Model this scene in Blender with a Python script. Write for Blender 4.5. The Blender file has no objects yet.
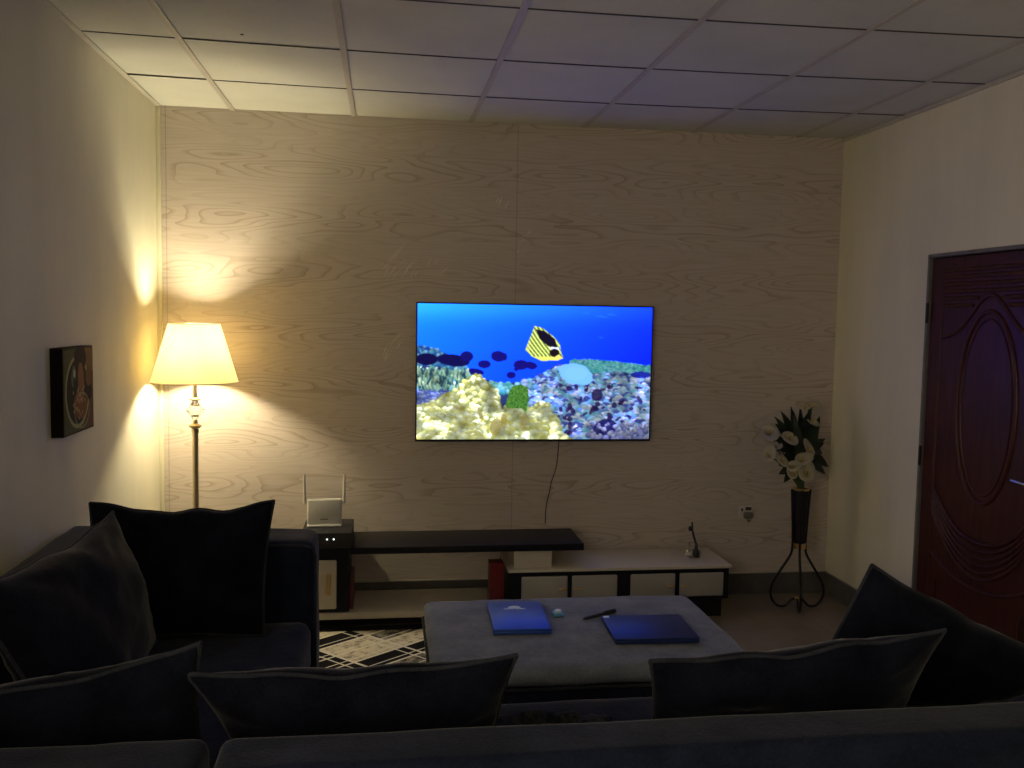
import bpy, bmesh, math, random
import numpy as np
from mathutils import Vector, Matrix
random.seed(7)
PI = math.pi
sc = bpy.context.scene
COL = sc.collection
W, H, YN = 3.9287, 2.7597, -6.4      # room width, ceiling height, near wall

# ------------------------------------------------------------------ materials
def lin(c):
    c = c / 255.0
    return c / 12.92 if c <= 0.04045 else ((c + 0.055) / 1.055) ** 2.4
def rgb(r, g, b): return (lin(r), lin(g), lin(b), 1)

class NT:
    def __init__(s, name):
        s.m = bpy.data.materials.new(name); s.m.use_nodes = True
        s.t = s.m.node_tree; s.n = s.t.nodes; s.l = s.t.links
        s.b = s.n['Principled BSDF']
    def node(s, typ, **kw):
        n = s.n.new(typ)
        for k, v in kw.items():
            if k in n.inputs: n.inputs[k].default_value = v
            else: setattr(n, k, v)
        return n
    def link(s, a, b): s.l.new(a, b)
    def coord(s, scale=(1, 1, 1), rot=(0, 0, 0), kind='Object'):
        tc = s.node('ShaderNodeTexCoord'); mp = s.node('ShaderNodeMapping')
        mp.inputs['Scale'].default_value = scale; mp.inputs['Rotation'].default_value = rot
        s.link(tc.outputs[kind], mp.inputs['Vector']); return mp.outputs['Vector']
    def noise(s, vec, scale, detail=4, rough=.5):
        n = s.node('ShaderNodeTexNoise'); n.inputs['Scale'].default_value = scale
        n.inputs['Detail'].default_value = detail; n.inputs['Roughness'].default_value = rough
        s.link(vec, n.inputs['Vector']); return n.outputs['Fac']
    def ramp(s, fac, stops):
        r = s.node('ShaderNodeValToRGB')
        while len(r.color_ramp.elements) < len(stops): r.color_ramp.elements.new(.5)
        for e, (p, c) in zip(r.color_ramp.elements, stops): e.position = p; e.color = c
        s.link(fac, r.inputs['Fac']); return r.outputs['Color']
    def math(s, op, a, b=None, c=None):
        n = s.node('ShaderNodeMath'); n.operation = op
        for i, v in enumerate((a, b, c)):
            if v is None: continue
            if isinstance(v, (int, float)): n.inputs[i].default_value = v
            else: s.link(v, n.inputs[i])
        return n.outputs[0]
    def mix(s, fac, a, b, mode='MIX'):
        n = s.node('ShaderNodeMix'); n.data_type = 'RGBA'; n.blend_type = mode
        for k, v in (('Factor', fac), ('A', a), ('B', b)):
            sock = [i for i in n.inputs if i.name == k and (i.type == 'RGBA' or k == 'Factor' and i.type == 'VALUE')][0]
            if isinstance(v, (int, float, tuple)): sock.default_value = v
            else: s.link(v, sock)
        return [o for o in n.outputs if o.type == 'RGBA'][0]
    def bump(s, h, strength=.3, dist=.01):
        n = s.node('ShaderNodeBump'); n.inputs['Strength'].default_value = strength
        n.inputs['Distance'].default_value = dist
        s.link(h, n.inputs['Height']); s.link(n.outputs['Normal'], s.b.inputs['Normal'])
    def set(s, **kw):
        names = dict(rough='Roughness', metal='Metallic', spec='Specular IOR Level', trans='Transmission Weight', ior='IOR',
                     sheen='Sheen Weight', coat='Coat Weight', emit='Emission Strength')
        for k, v in kw.items(): s.b.inputs[names[k]].default_value = v
        return s
    def base(s, v):
        if isinstance(v, tuple): s.b.inputs['Base Color'].default_value = v
        else: s.link(v, s.b.inputs['Base Color'])

def plain(name, c, rough=.5, metal=0, var=.12, scale=30, bump=0, spec=.5):
    t = NT(name); v = t.coord()
    n = t.noise(v, scale, 4)
    d = tuple(x * (1 - var) for x in c[:3]) + (1,); l = tuple(min(1, x * (1 + var)) for x in c[:3]) + (1,)
    t.base(t.ramp(n, [(.3, d), (.7, l)])); t.set(rough=rough, metal=metal, spec=spec)
    if bump: t.bump(n, bump, .003)
    return t.m

def m_fabric(name, dark, light):
    t = NT(name); v = t.coord()
    n1 = t.noise(v, 7, 5, .65); n2 = t.noise(v, 160, 3, .7)
    s = t.math('ADD', t.math('MULTIPLY', n1, .6), t.math('MULTIPLY', n2, .4))
    t.base(t.ramp(s, [(.36, dark), (.64, light)])); t.set(rough=.95, sheen=.28, spec=.04)
    t.b.inputs['Sheen Roughness'].default_value = .3
    t.bump(t.math('ADD', t.math('MULTIPLY', n1, 1.5), t.math('MULTIPLY', n2, .6)), .35, .006)
    return t.m

M = {}
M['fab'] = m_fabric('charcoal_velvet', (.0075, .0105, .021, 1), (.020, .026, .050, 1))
M['fab_pillow'] = m_fabric('charcoal_cushion_velvet', (.0025, .0034, .0065, 1), (.011, .0135, .024, 1))
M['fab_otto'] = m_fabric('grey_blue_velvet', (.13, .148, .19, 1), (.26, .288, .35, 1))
M['piping'] = m_fabric('piping_velvet', (.016, .018, .024, 1), (.045, .050, .062, 1))
M['black'] = plain('black_lacquer', (.010, .010, .014), .45, spec=.25)
M['black_matt'] = plain('black_plastic', (.015, .015, .017), .5)
M['black_metal'] = plain('black_metal', (.02, .02, .022), .32, .6)
M['gold'] = plain('brass', (.75, .52, .22), .28, 1, .06)
M['pole'] = plain('aged_brass_pole', (.50, .42, .28), .34, .85, .08)
M['cream'] = plain('cream_board', (.68, .62, .51), .35, 0, .05, 6)
M['door_white'] = plain('grey_white_door_panel', (.42, .41, .38), .35, 0, .05, 6)
M['white'] = plain('white_plastic', (.62, .60, .55), .4, 0, .04)
M['red'] = plain('maroon_lacquer', (.16, .014, .018), .35)
M['tile_skirt'] = plain('grey_skirting_tile', (.10, .095, .09), .3, 0, .2, 14)
M['frame_grey'] = plain('grey_painted_door_frame', (.15, .145, .135), .5, 0, .15, 20)
M['side_dark'] = plain('dark_canvas_edge', (.010, .009, .008), .9, spec=.1)
M['steel'] = plain('brushed_steel', (.6, .6, .6), .25, 1, .05)
M['petal'] = plain('cream_petal', (.66, .62, .46), .55, 0, .08, 12)
M['spadix'] = plain('yellow_spadix', (.75, .50, .08), .6)
M['leaf'] = plain('dark_green_leaf', (.030, .055, .028), .5, 0, .35, 10)
M['leaf_pale'] = plain('grey_green_leaf', (.085, .115, .08), .55, 0, .3, 10)
M['stem'] = plain('green_stem', (.05, .09, .03), .6)
M['laptop_blue'] = plain('blue_laptop_lid', (.032, .10, .46), .38, .15, .04)
M['laptop_navy'] = plain('navy_laptop_lid', (.016, .038, .16), .42, .2, .04)
M['logo'] = plain('silver_print', (.75, .85, .9), .4)
M['cyan'] = plain('pale_blue_plastic', (.15, .42, .65), .4)
M['throw_a'] = None

def m_wood_wall():
    t = NT('pale_wood_wallpaper')
    v = t.coord((1.15, 1, 8.0)); v2 = t.coord((1.1, 1, 40)); v3 = t.coord((.12, 1, 2.0))
    n = t.noise(v, 1.15, 1.0, .3)
    rings = t.math('FRACT', t.math('MULTIPLY', n, 14))
    line = t.math('SMOOTH_MIN', rings, .35, .1)
    edge = t.math('MULTIPLY', line, 2.86)          # dark thin line at each contour
    # grain rings show only in bands, straight grain elsewhere
    tc = t.node('ShaderNodeTexCoord'); sep = t.node('ShaderNodeSeparateXYZ'); t.link(tc.outputs['Object'], sep.inputs[0])
    band = t.math('SINE', t.math('MULTIPLY', sep.outputs['Z'], 2 * PI / .30))
    bandm = t.math('MULTIPLY_ADD', band, .35, .6)
    streak = t.noise(v2, 3.2, 5, .7)
    broad = t.noise(v3, 2.2, 3, .5)
    base = t.ramp(streak, [(.30, (.515, .46, .415, 1)), (.72, (.645, .585, .53, 1))])
    dark = t.mix(t.math('MULTIPLY', t.math('SUBTRACT', 1.0, edge), bandm), base, (.37, .30, .23, 1))
    col = t.mix(t.math('MULTIPLY', broad, .35), dark, (.55, .455, .39, 1))
    # vertical paper joints
    x = sep.outputs['X']
    j = None
    for xs in (1.961, .045):
        d = t.math('LESS_THAN', t.math('ABSOLUTE', t.math('SUBTRACT', x, xs)), .003)
        j = d if j is None else t.math('MAXIMUM', j, d)
    col = t.mix(t.math('MULTIPLY', j, .35), col, (.18, .14, .10, 1))
    t.base(col); t.set(rough=.55, spec=.3)
    t.bump(t.math('ADD', t.math('MULTIPLY', edge, .5), streak), .18, .002)
    return t.m

def m_paint():
    t = NT('cream_wall_paint'); v = t.coord((1, 1, .22)); v2 = t.coord()
    n = t.noise(v, 5, 4, .6); n2 = t.noise(v2, 70, 3)
    t.base(t.ramp(n, [(.3, (.70, .67, .52, 1)), (.7, (.77, .74, .585, 1))])); t.set(rough=.6, spec=.3)
    t.bump(t.math('ADD', n2, t.math('MULTIPLY', n, 2.0)), .2, .003)
    return t.m
def m_ceiling():
    t = NT('white_ceiling_tile'); v = t.coord(); n = t.noise(v, 90, 3, .7); n2 = t.noise(v, 3, 3)
    s = t.math('ADD', t.math('MULTIPLY', n, .4), t.math('MULTIPLY', n2, .6))
    t.base(t.ramp(s, [(.35, (.60, .61, .55, 1)), (.65, (.68, .69, .63, 1))])); t.set(rough=.85, spec=.2)
    t.bump(n, .25, .002)
    return t.m
def m_floor():
    t = NT('glossy_floor_tile'); v = t.coord(); n = t.noise(v, 2.2, 5, .6)
    col = t.ramp(n, [(.3, (.22, .18, .135, 1)), (.7, (.31, .26, .20, 1))])
    br = t.node('ShaderNodeTexBrick'); br.offset = 0
    t.link(v, br.inputs['Vector'])
    for k, x in (('Scale', 1.0), ('Mortar Size', .004), ('Brick Width', .6), ('Row Height', .6), ('Mortar Smooth', .1)): br.inputs[k].default_value = x
    col = t.mix(t.math('MULTIPLY', br.outputs['Fac'], .3), col, (.12, .105, .085, 1))
    t.base(col); t.set(rough=.16, spec=.5)
    return t.m
def m_door():
    t = NT('mahogany_door'); v = t.coord((14, 14, .9)); n = t.noise(v, 3, 5, .65)
    t.base(t.ramp(n, [(.3, (.026, .006, .004, 1)), (.7, (.075, .017, .010, 1))])); t.set(rough=.42, spec=.35)
    t.bump(n, .15, .002)
    return t.m
def m_rug():
    t = NT('geometric_rug'); base = t.coord(rot=(0, 0, 0))
    tc = t.node('ShaderNodeTexCoord')
    sep = t.node('ShaderNodeSeparateXYZ'); t.link(tc.outputs['Object'], sep.inputs[0])
    X, Y = sep.outputs['X'], sep.outputs['Y']
    # two slanting line families make long diamonds
    A = t.math('ADD', t.math('MULTIPLY', X, .62), t.math('MULTIPLY', Y, -.78))
    B = t.math('ADD', t.math('MULTIPLY', X, .70), t.math('MULTIPLY', Y, .72))
    def cells(c, step, w, off=0.0):
        q = t.math('DIVIDE', t.math('ADD', c, 50 + off), step)
        f = t.math('FRACT', q)
        ln = t.math('LESS_THAN', f, w)
        return t.math('FLOOR', q), ln, f
    ia, la, fa = cells(A, .125, .10); ib, lb, fb = cells(B, .30, .05)
    ia2, la2, _ = cells(A, .125, .06, .035); ib2, lb2, _ = cells(B, .30, .03, .05)
    comb = t.node('ShaderNodeCombineXYZ'); t.link(ia, comb.inputs[0]); t.link(ib, comb.inputs[1])
    wn = t.node('ShaderNodeTexWhiteNoise'); t.link(comb.outputs[0], wn.inputs['Vector'])
    n = t.noise(base, 22, 5, .7)
    cream = t.ramp(n, [(.35, (.24, .21, .15, 1)), (.5, (.62, .56, .42, 1)), (.7, (.70, .64, .50, 1))])
    grey = t.ramp(n, [(.4, (.035, .032, .03, 1)), (.62, (.33, .30, .24, 1))])
    blk = (.010, .009, .010, 1)
    c = t.mix(t.math('GREATER_THAN', wn.outputs['Value'], .45), blk, cream)
    c = t.mix(t.math('GREATER_THAN', wn.outputs['Value'], .78), c, grey)
    lines = t.math('MAXIMUM', t.math('MAXIMUM', la, lb), t.math('MAXIMUM', la2, lb2))
    c = t.mix(lines, c, (.72, .68, .56, 1))
    border = t.math('GREATER_THAN', Y, -.475)
    c = t.mix(border, c, blk)
    t.base(c); t.set(rough=.95, spec=.1); t.bump(t.noise(base, 300, 2), .5, .004)
    return t.m
def m_shade():
    t = NT('lamp_shade_linen'); t.n.remove(t.b)
    v = t.coord(); n = t.noise(v, 55, 4, .7)
    col = t.ramp(n, [(.3, (.74, .62, .35, 1)), (.7, (.81, .70, .43, 1))])
    d = t.node('ShaderNodeBsdfDiffuse'); tr = t.node('ShaderNodeBsdfTranslucent')
    t.link(col, d.inputs['Color']); t.link(col, tr.inputs['Color'])
    mx = t.node('ShaderNodeMixShader'); mx.inputs[0].default_value = .22
    t.link(d.outputs[0], mx.inputs[1]); t.link(tr.outputs[0], mx.inputs[2])
    t.link(mx.outputs[0], t.n['Material Output'].inputs['Surface'])
    return t.m
def m_glass(name, c=(1, 1, 1, 1), rough=.02):
    t = NT(name); t.base(c); t.set(trans=1.0, rough=rough, ior=1.48); return t.m
def m_attr_emit(name):
    t = NT(name); a = t.node('ShaderNodeVertexColor'); a.layer_name = 'picture'
    t.base((.006, .006, .007, 1)); t.set(rough=.35, spec=.12)
    t.link(a.outputs['Color'], t.b.inputs['Emission Color']); t.set(emit=TVS)
    return t.m
def m_attr_paint(name):
    t = NT(name); a = t.node('ShaderNodeVertexColor'); a.layer_name = 'picture'
    t.link(a.outputs['Color'], t.b.inputs['Base Color']); t.set(rough=.8, spec=.12)
    v = t.coord(); t.bump(t.noise(v, 60, 4), .4, .004)
    return t.m
def m_emit(name, c, s):
    t = NT(name); t.base(c); t.b.inputs['Emission Color'].default_value = c; t.set(emit=s); return t.m
TVS = .78
M['wall'] = m_paint(); M['wood'] = m_wood_wall(); M['ceil'] = m_ceiling(); M['floor'] = m_floor()
M['door'] = m_door(); M['rug'] = m_rug(); M['shade'] = m_shade(); M['glass'] = m_glass('clear_crystal')
M['void'] = plain('dark_void', (.004, .004, .004), .9)
M['tbar'] = plain('white_tee_bar', (.50, .47, .41), .5, 0, .05)
M['tee_shaded'] = plain('shaded_cross_tee', (.05, .045, .04), .6)  # dark tone paints in the shadow on the cross tees
M['bulb'] = m_emit('lit_bulb', (1, .85, .6, 1), 6.0)
M['led'] = m_emit('white_led', (.9, .95, 1, 1), 1.2)
t_ = NT('patterned_cloth'); v_ = t_.coord(); n_ = t_.noise(v_, 26, 3, .6)
t_.base(t_.ramp(n_, [(.34, (.004, .004, .008, 1)), (.45, (.012, .02, .022, 1)), (.55, (.06, .055, .04, 1)), (.61, (.012, .022, .025, 1)), (.68, (.03, .02, .035, 1))]))
t_.b.inputs['Roughness'].default_value = .9; M['throw_a'] = t_.m

# ------------------------------------------------------------------ mesh helpers
def obj(name, bm, mat, parent=None, smooth=True, angle=40):
    me = bpy.data.meshes.new(name); bm.normal_update(); bm.to_mesh(me); bm.free()
    o = bpy.data.objects.new(name, me); COL.objects.link(o)
    if mat: me.materials.append(mat)
    if smooth:
        for p in me.polygons: p.use_smooth = True
        try: me.set_sharp_from_angle(angle=math.radians(angle))
        except Exception: pass
    if parent is not None:
        o.parent = parent; o.matrix_parent_inverse = Matrix.Translation(parent.location).inverted()
    return o
def tag(o, label=None, cat=None, group=None, kind=None):
    for k, v in (('label', label), ('category', cat), ('group', group), ('kind', kind)):
        if v: o[k] = v
    return o
def thing(name, label, cat, loc, group=None):
    o = bpy.data.objects.new(name, None); COL.objects.link(o); o.location = loc
    o.empty_display_size = .05
    return tag(o, label, cat, group)
def box(bm, x0, x1, y0, y1, z0, z1, bev=0, seg=3):
    b = bmesh.new()
    r = bmesh.ops.create_cube(b, size=1)
    for v in b.verts:
        v.co = Vector(((x0 + x1) / 2 + v.co.x * (x1 - x0), (y0 + y1) / 2 + v.co.y * (y1 - y0), (z0 + z1) / 2 + v.co.z * (z1 - z0)))
    if bev: bmesh.ops.bevel(b, geom=list(b.edges), offset=bev, segments=seg, profile=.5, affect='EDGES')
    merge(bm, b)
def merge(bm, b, mat=None):
    if mat is not None: bmesh.ops.transform(b, matrix=mat, verts=b.verts)
    me = bpy.data.meshes.new('tmp'); b.to_mesh(me); b.free(); bm.from_mesh(me); bpy.data.meshes.remove(me)
def B(*a, **k):
    bm = bmesh.new(); box(bm, *a, **k); return bm
def tube(bm, pts, r, seg=10, closed=False, caps=True):
    pts = [Vector(p) for p in pts]; n = len(pts); rs = r if isinstance(r, (list, tuple)) else [r] * n
    rings = []; up = None
    for i, p in enumerate(pts):
        a = pts[(i - 1) % n] if (closed or i > 0) else p
        c = pts[(i + 1) % n] if (closed or i < n - 1) else p
        d = (c - a).normalized() if (c - a).length > 1e-9 else Vector((0, 0, 1))
        if up is None:
            up = d.orthogonal().normalized()
        up = (up - d * up.dot(d))
        up = up.normalized() if up.length > 1e-6 else d.orthogonal().normalized()
        s = d.cross(up)
        rings.append([bm.verts.new(p + (up * math.cos(2 * PI * k / seg) + s * math.sin(2 * PI * k / seg)) * rs[i]) for k in range(seg)])
    m = n if closed else n - 1
    for i in range(m):
        A, C = rings[i], rings[(i + 1) % n]
        for k in range(seg):
            try: bm.faces.new((A[k], A[(k + 1) % seg], C[(k + 1) % seg], C[k]))
            except ValueError: pass
    if not closed and caps:
        bm.faces.new(rings[0][::-1]); bm.faces.new(rings[-1])
def lathe(bm, prof, cx, cy, seg=32, cz=0):
    rings = []
    for r, z in prof:
        rings.append([bm.verts.new((cx + max(r, 1e-4) * math.cos(2 * PI * k / seg), cy + max(r, 1e-4) * math.sin(2 * PI * k / seg), cz + z)) for k in range(seg)])
    for A, C in zip(rings, rings[1:]):
        for k in range(seg): bm.faces.new((A[k], A[(k + 1) % seg], C[(k + 1) % seg], C[k]))
def spline(P, n=8):
    P = [Vector(p) for p in P]; out = []
    Q = [P[0] * 2 - P[1]] + P + [P[-1] * 2 - P[-2]]
    for i in range(1, len(Q) - 2):
        a, b, c, d = Q[i - 1:i + 3]
        for k in range(n):
            t = k / n
            out.append(.5 * ((2 * b) + (c - a) * t + (2 * a - 5 * b + 4 * c - d) * t * t + (3 * b - a - 3 * c + d) * t ** 3))
    out.append(P[-1]); return out
def hashn(x, y, z):
    from mathutils import noise
    return noise.noise(Vector((x, y, z)))

# ------------------------------------------------------------------ the room
def struct(name, bm, m, parent=None, **k):
    o = obj(name, bm, m, parent, **k)
    if parent is None: o['kind'] = 'structure'
    return o
struct('floor', B(-.1, W + .1, YN - .1, .1, -.1, 0), M['floor'], smooth=False)
wb = struct('wall_back', B(-.1, W + .1, 0, .1, 0, H + .1), M['wood'], smooth=False)
WY0, WY1, WZ0, WZ1 = -6.1, -4.4, .90, 2.35       # added unseen window in the left wall beside the camera, for fill light
bm = bmesh.new()
box(bm, -.1, 0, WY1, 0, 0, H + .1); box(bm, -.1, 0, YN, WY0, 0, H + .1)
box(bm, -.1, 0, WY0, WY1, 0, WZ0); box(bm, -.1, 0, WY0, WY1, WZ1, H + .1)
struct('wall_left', bm, M['wall'], smooth=False)
struct('wall_front', B(-.1, W + .1, YN - .1, YN, 0, H + .1), M['wall'], smooth=False)
# right wall with the door opening
DY0, DY1, DZ = -1.88, -.925, 2.012
bm = bmesh.new()
box(bm, W, W + .16, DY1, 0, 0, H + .1); box(bm, W, W + .16, YN, DY0, 0, H + .1); box(bm, W, W + .16, DY0, DY1, DZ, H + .1); box(bm, W + .12, W + .16, DY0, DY1, 0, DZ)  # last slab, unseen behind the door, added to block outside light
struct('wall_right', bm, M['wall'], smooth=False)
bm = bmesh.new()
for a in ((WY0, WY0 + .05, WZ0, WZ1), (WY1 - .05, WY1, WZ0, WZ1), (WY0, WY1, WZ0, WZ0 + .05), (WY0, WY1, WZ1 - .05, WZ1), ((WY0 + WY1) / 2 - .025, (WY0 + WY1) / 2 + .025, WZ0, WZ1)):
    box(bm, -.08, -.03, *a)
struct('fill_window_1', bm, M['white'], smooth=False)
# wallpaper creases, ridge highlights painted in as a paler tone
bm = bmesh.new()
for cx_, cz_, n, ln in ((1.25, 1.93, 9, .16), (1.36, 1.90, 3, .07), (1.50, 1.93, 3, .06), (1.84, 2.30, 3, .07), (2.0, 2.08, 3, .05), (1.25, 1.44, 5, .12)):
    for k in range(n):
        x = cx_ + random.uniform(-.05, .06); z = cz_ + random.uniform(-.07, .05); l = ln * random.uniform(.4, 1.1)
        a = random.uniform(.75, 1.25)
        tube(bm, [(x, -.0004, z), (x + l * math.cos(a) * .4, -.001, z + l * math.sin(a) * .5), (x + l * math.cos(a), -.0004, z + l * math.sin(a))], [.0006, .0036, .0006], 5)
obj('wallpaper_crease', bm, plain('crease_highlight', (.74, .68, .60), .5), wb)
# corner strips
struct('trim_1', B(.0, .022, -.022, 0, 0, H, bev=.003), M['wall'])
# skirting
bm = bmesh.new(); box(bm, .022, W - .016, -.016, 0, 0, .132, bev=.002, seg=1)
struct('baseboard_back', bm, M['tile_skirt'])
bm = bmesh.new(); box(bm, W - .016, W, DY1 + .03, 0, 0, .132, bev=.002, seg=1)
struct('baseboard_right', bm, M['tile_skirt'])
bm = bmesh.new(); box(bm, .022, W - .016, -.019, 0, .132, .138, bev=.001, seg=1)
struct('trim_2', bm, M['tbar'])
# ceiling: lay-in tiles between tee bars
def sag(x, y):
    return -.020 * math.sin(PI * min(max(x / W, 0), 1)) * min(1, .25 + abs(y) * 1.1)
X1, T, D1 = .395, .648, .645
xs = [0] + [X1 + k * T for k in range(6)] + [W]
ys = [0] + [-(D1 + k * T) for k in range(9)] + [YN]
def grid_box(bm, x0, x1, y0, y1, z0, z1, dz=0, n=4):
    P = {}
    for i in range(n + 1):
        for j in range(n + 1):
            x = x0 + (x1 - x0) * i / n; y = y0 + (y1 - y0) * j / n
            for k, z in ((0, z0), (1, z1)): P[i, j, k] = bm.verts.new((x, y, z + sag(x, y) + dz))
    for i in range(n):
        for j in range(n):
            bm.faces.new((P[i, j, 0], P[i, j + 1, 0], P[i + 1, j + 1, 0], P[i + 1, j, 0]))
            bm.faces.new((P[i, j, 1], P[i + 1, j, 1], P[i + 1, j + 1, 1], P[i, j + 1, 1]))
    for i in range(n):
        bm.faces.new((P[i, 0, 0], P[i + 1, 0, 0], P[i + 1, 0, 1], P[i, 0, 1]))
        bm.faces.new((P[i, n, 0], P[i, n, 1], P[i + 1, n, 1], P[i + 1, n, 0]))
        bm.faces.new((P[0, i, 0], P[0, i, 1], P[0, i + 1, 1], P[0, i + 1, 0]))
        bm.faces.new((P[n, i, 0], P[n, i + 1, 0], P[n, i + 1, 1], P[n, i, 1]))
bm = bmesh.new()
for i in range(len(xs) - 1):
    for j in range(len(ys) - 1):
        g = .003; y0, y1 = ys[j + 1] + g, ys[j] - g
        x0, x1 = xs[i] + .004, xs[i + 1] - .004
        if (i, j) == (0, 1): y1 -= .014            # a tile slipped back, leaving a dark slit
        grid_box(bm, x0, x1, y0, y1, H, H + .012, random.uniform(0, .002))
ceil = struct('ceiling', bm, M['ceil'], smooth=False)
obj('ceiling_void', B(-.1, W + .1, YN, .1, H + .03, H + .1), M['void'], ceil, smooth=False)
bm = bmesh.new()
for i in range(1, len(xs) - 1):
    n = 24; y0 = YN; 
    pts = [(xs[i], y0 * k / n) for k in range(n + 1)]
    V = []
    for x, y in pts:
        z = H + sag(x, y)
        V.append([bm.verts.new((x - .013, y, z - .001)), bm.verts.new((x - .013, y, z - .005)), bm.verts.new((x + .013, y, z - .005)), bm.verts.new((x + .013, y, z - .001))])
    for a, b in zip(V, V[1:]):
        for k in range(3): bm.faces.new((a[k], b[k], b[k + 1], a[k + 1]))
obj('ceiling_tee_bar', bm, M['tbar'], ceil, smooth=False)
bm = bmesh.new()
for yy in ys[1:-1]:
    n = 28
    V = []
    for k in range(n + 1):
        x = W * k / n; z = H + sag(x, yy)
        V.append([bm.verts.new((x, yy - .0035, z)), bm.verts.new((x, yy - .0035, z - .003)), bm.verts.new((x, yy + .0035, z - .003)), bm.verts.new((x, yy + .0035, z))])
    for a, b in zip(V, V[1:]):
        for k in range(3): bm.faces.new((a[k], a[k + 1], b[k + 1], b[k]))
obj('ceiling_cross_tee', bm, M['tee_shaded'], ceil, smooth=False)
bm = bmesh.new(); box(bm, 0, .026, YN, 0, H - .006, H - .001); box(bm, W - .012, W, YN, 0, H - .02, H - .001)
obj('ceiling_edge_trim', bm, M['tbar'], ceil, smooth=False)
# a screw hole in one tile
bm = bmesh.new(); lathe(bm, [(.008, -.004), (.006, -.006), (.0, -.006)], .657, -1.412, 10, H + sag(.657, -1.412) + .001)
obj('ceiling_screw', bm, M['black_matt'], ceil)

# ------------------------------------------------------------------ door in the right wall
dr = tag(bpy.data.objects.new('door_1', None), None, None, None, 'structure'); COL.objects.link(dr); dr.location = (W, -1.4, 0)
bm = bmesh.new()
fw = .018
box(bm, W - .012, W + .10, DY1 - fw, DY1, 0, DZ, bev=.002, seg=1)
box(bm, W - .012, W + .10, DY0, DY0 + fw, 0, DZ, bev=.002, seg=1)
box(bm, W - .012, W + .10, DY0, DY1, DZ - fw, DZ + .0, bev=.002, seg=1)
f_ = obj('door_frame', bm, M['frame_grey'], dr); f_['label'] = 'grey painted metal door frame'
LX = W + .002                                  # face of the leaf, a little inside the wall
L0, L1, LZ = DY0 + fw + .004, DY1 - fw - .004, DZ - fw - .006
leaf = obj('door_leaf', B(LX, LX + .045, L0, L1, .008, LZ, bev=.003, seg=1), M['door'], dr)
LC = (L0 + L1) / 2
def dp(u, z, out=.0): return (LX - out, u, z)
bm = bmesh.new()
# stile groove lines
for u in (L1 - .10, L0 + .10):
    tube(bm, [dp(u, .12), dp(u, 1.72)], .006, 8)
# ribs over the arch
for k in range(6):
    z = 1.925 - k * .034
    half = (L1 - .115 - LC)
    arch = lambda u: 1.60 + .20 * math.exp(-((u - LC) / .17) ** 2)
    pts = [dp(LC + s * half, z) for s in (-1, 1)]
    us = [LC + half * (q / 20) for q in range(-20, 21)]
    run = []
    for u in us:
        if arch(u) < z - .02: run.append(dp(u, z))
        else:
            if len(run) > 1: tube(bm, run, .010, 8)
            run = []
    if len(run) > 1: tube(bm, run, .010, 8)
# arched moulding
pts = [dp(LC + (L1 - .115 - LC) * q / 24, 1.60 + .20 * math.exp(-(((L1 - .115 - LC) * q / 24) / .17) ** 2)) for q in range(-24, 25)]
tube(bm, pts, .010, 10)
# big oval
tube(bm, [dp(LC + .205 * math.cos(a), 1.285 + .44 * math.sin(a)) for a in [2 * PI * k / 56 for k in range(56)]], .011, 10, closed=True)
tube(bm, [dp(LC + .175 * math.cos(a), 1.285 + .405 * math.sin(a)) for a in [2 * PI * k / 56 for k in range(56)]], .005, 8, closed=True)
# sagging curve under the oval and slanting ribs
half = L1 - .10 - LC
sg = lambda u: .66 + .20 * (abs(u - LC) / half) ** 2.2
tube(bm, [dp(LC + half * q / 24, sg(LC + half * q / 24)) for q in range(-24, 25)], .012, 10)
for k in range(1, 6):
    tube(bm, [dp(LC + half * q / 24, sg(LC + half * q / 24) * (1 - .0) - k * .034 + .06 * k / 6 * abs(q) / 24) for q in range(-24, 25)], .009, 8)
tube(bm, [dp(LC + half * q / 24, .44 + .10 * (abs(q) / 24) ** 2) for q in range(-24, 25)], .010, 10)
for s in (-1, 1): tube(bm, [dp(LC + s * .30, .16), dp(LC + s * .30, .40)], .009, 8)
tube(bm, [dp(LC - .30, .16), dp(LC + .30, .16)], .009, 8)
obj('door_moulding', bm, M['door'], leaf)
bm = bmesh.new()
box(bm, LX - .008, LX, L0 + .045, L0 + .085, .90, 1.10, bev=.003)
tube(bm, [(LX - .006, L0 + .065, 1.00), (LX - .05, L0 + .065, 1.00), (LX - .055, L0 + .08, 1.0), (LX - .055, L0 + .185, 1.003)], .008, 10)
obj('door_handle', bm, M['steel'], leaf)
bm = bmesh.new()
for z in (.25, 1.0, 1.72): tube(bm, [(W - .016, DY1 - fw - .004, z - .05), (W - .016, DY1 - fw - .004, z + .05)], .008, 8)
obj('door_hinge', bm, M['black_metal'], dr)

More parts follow.
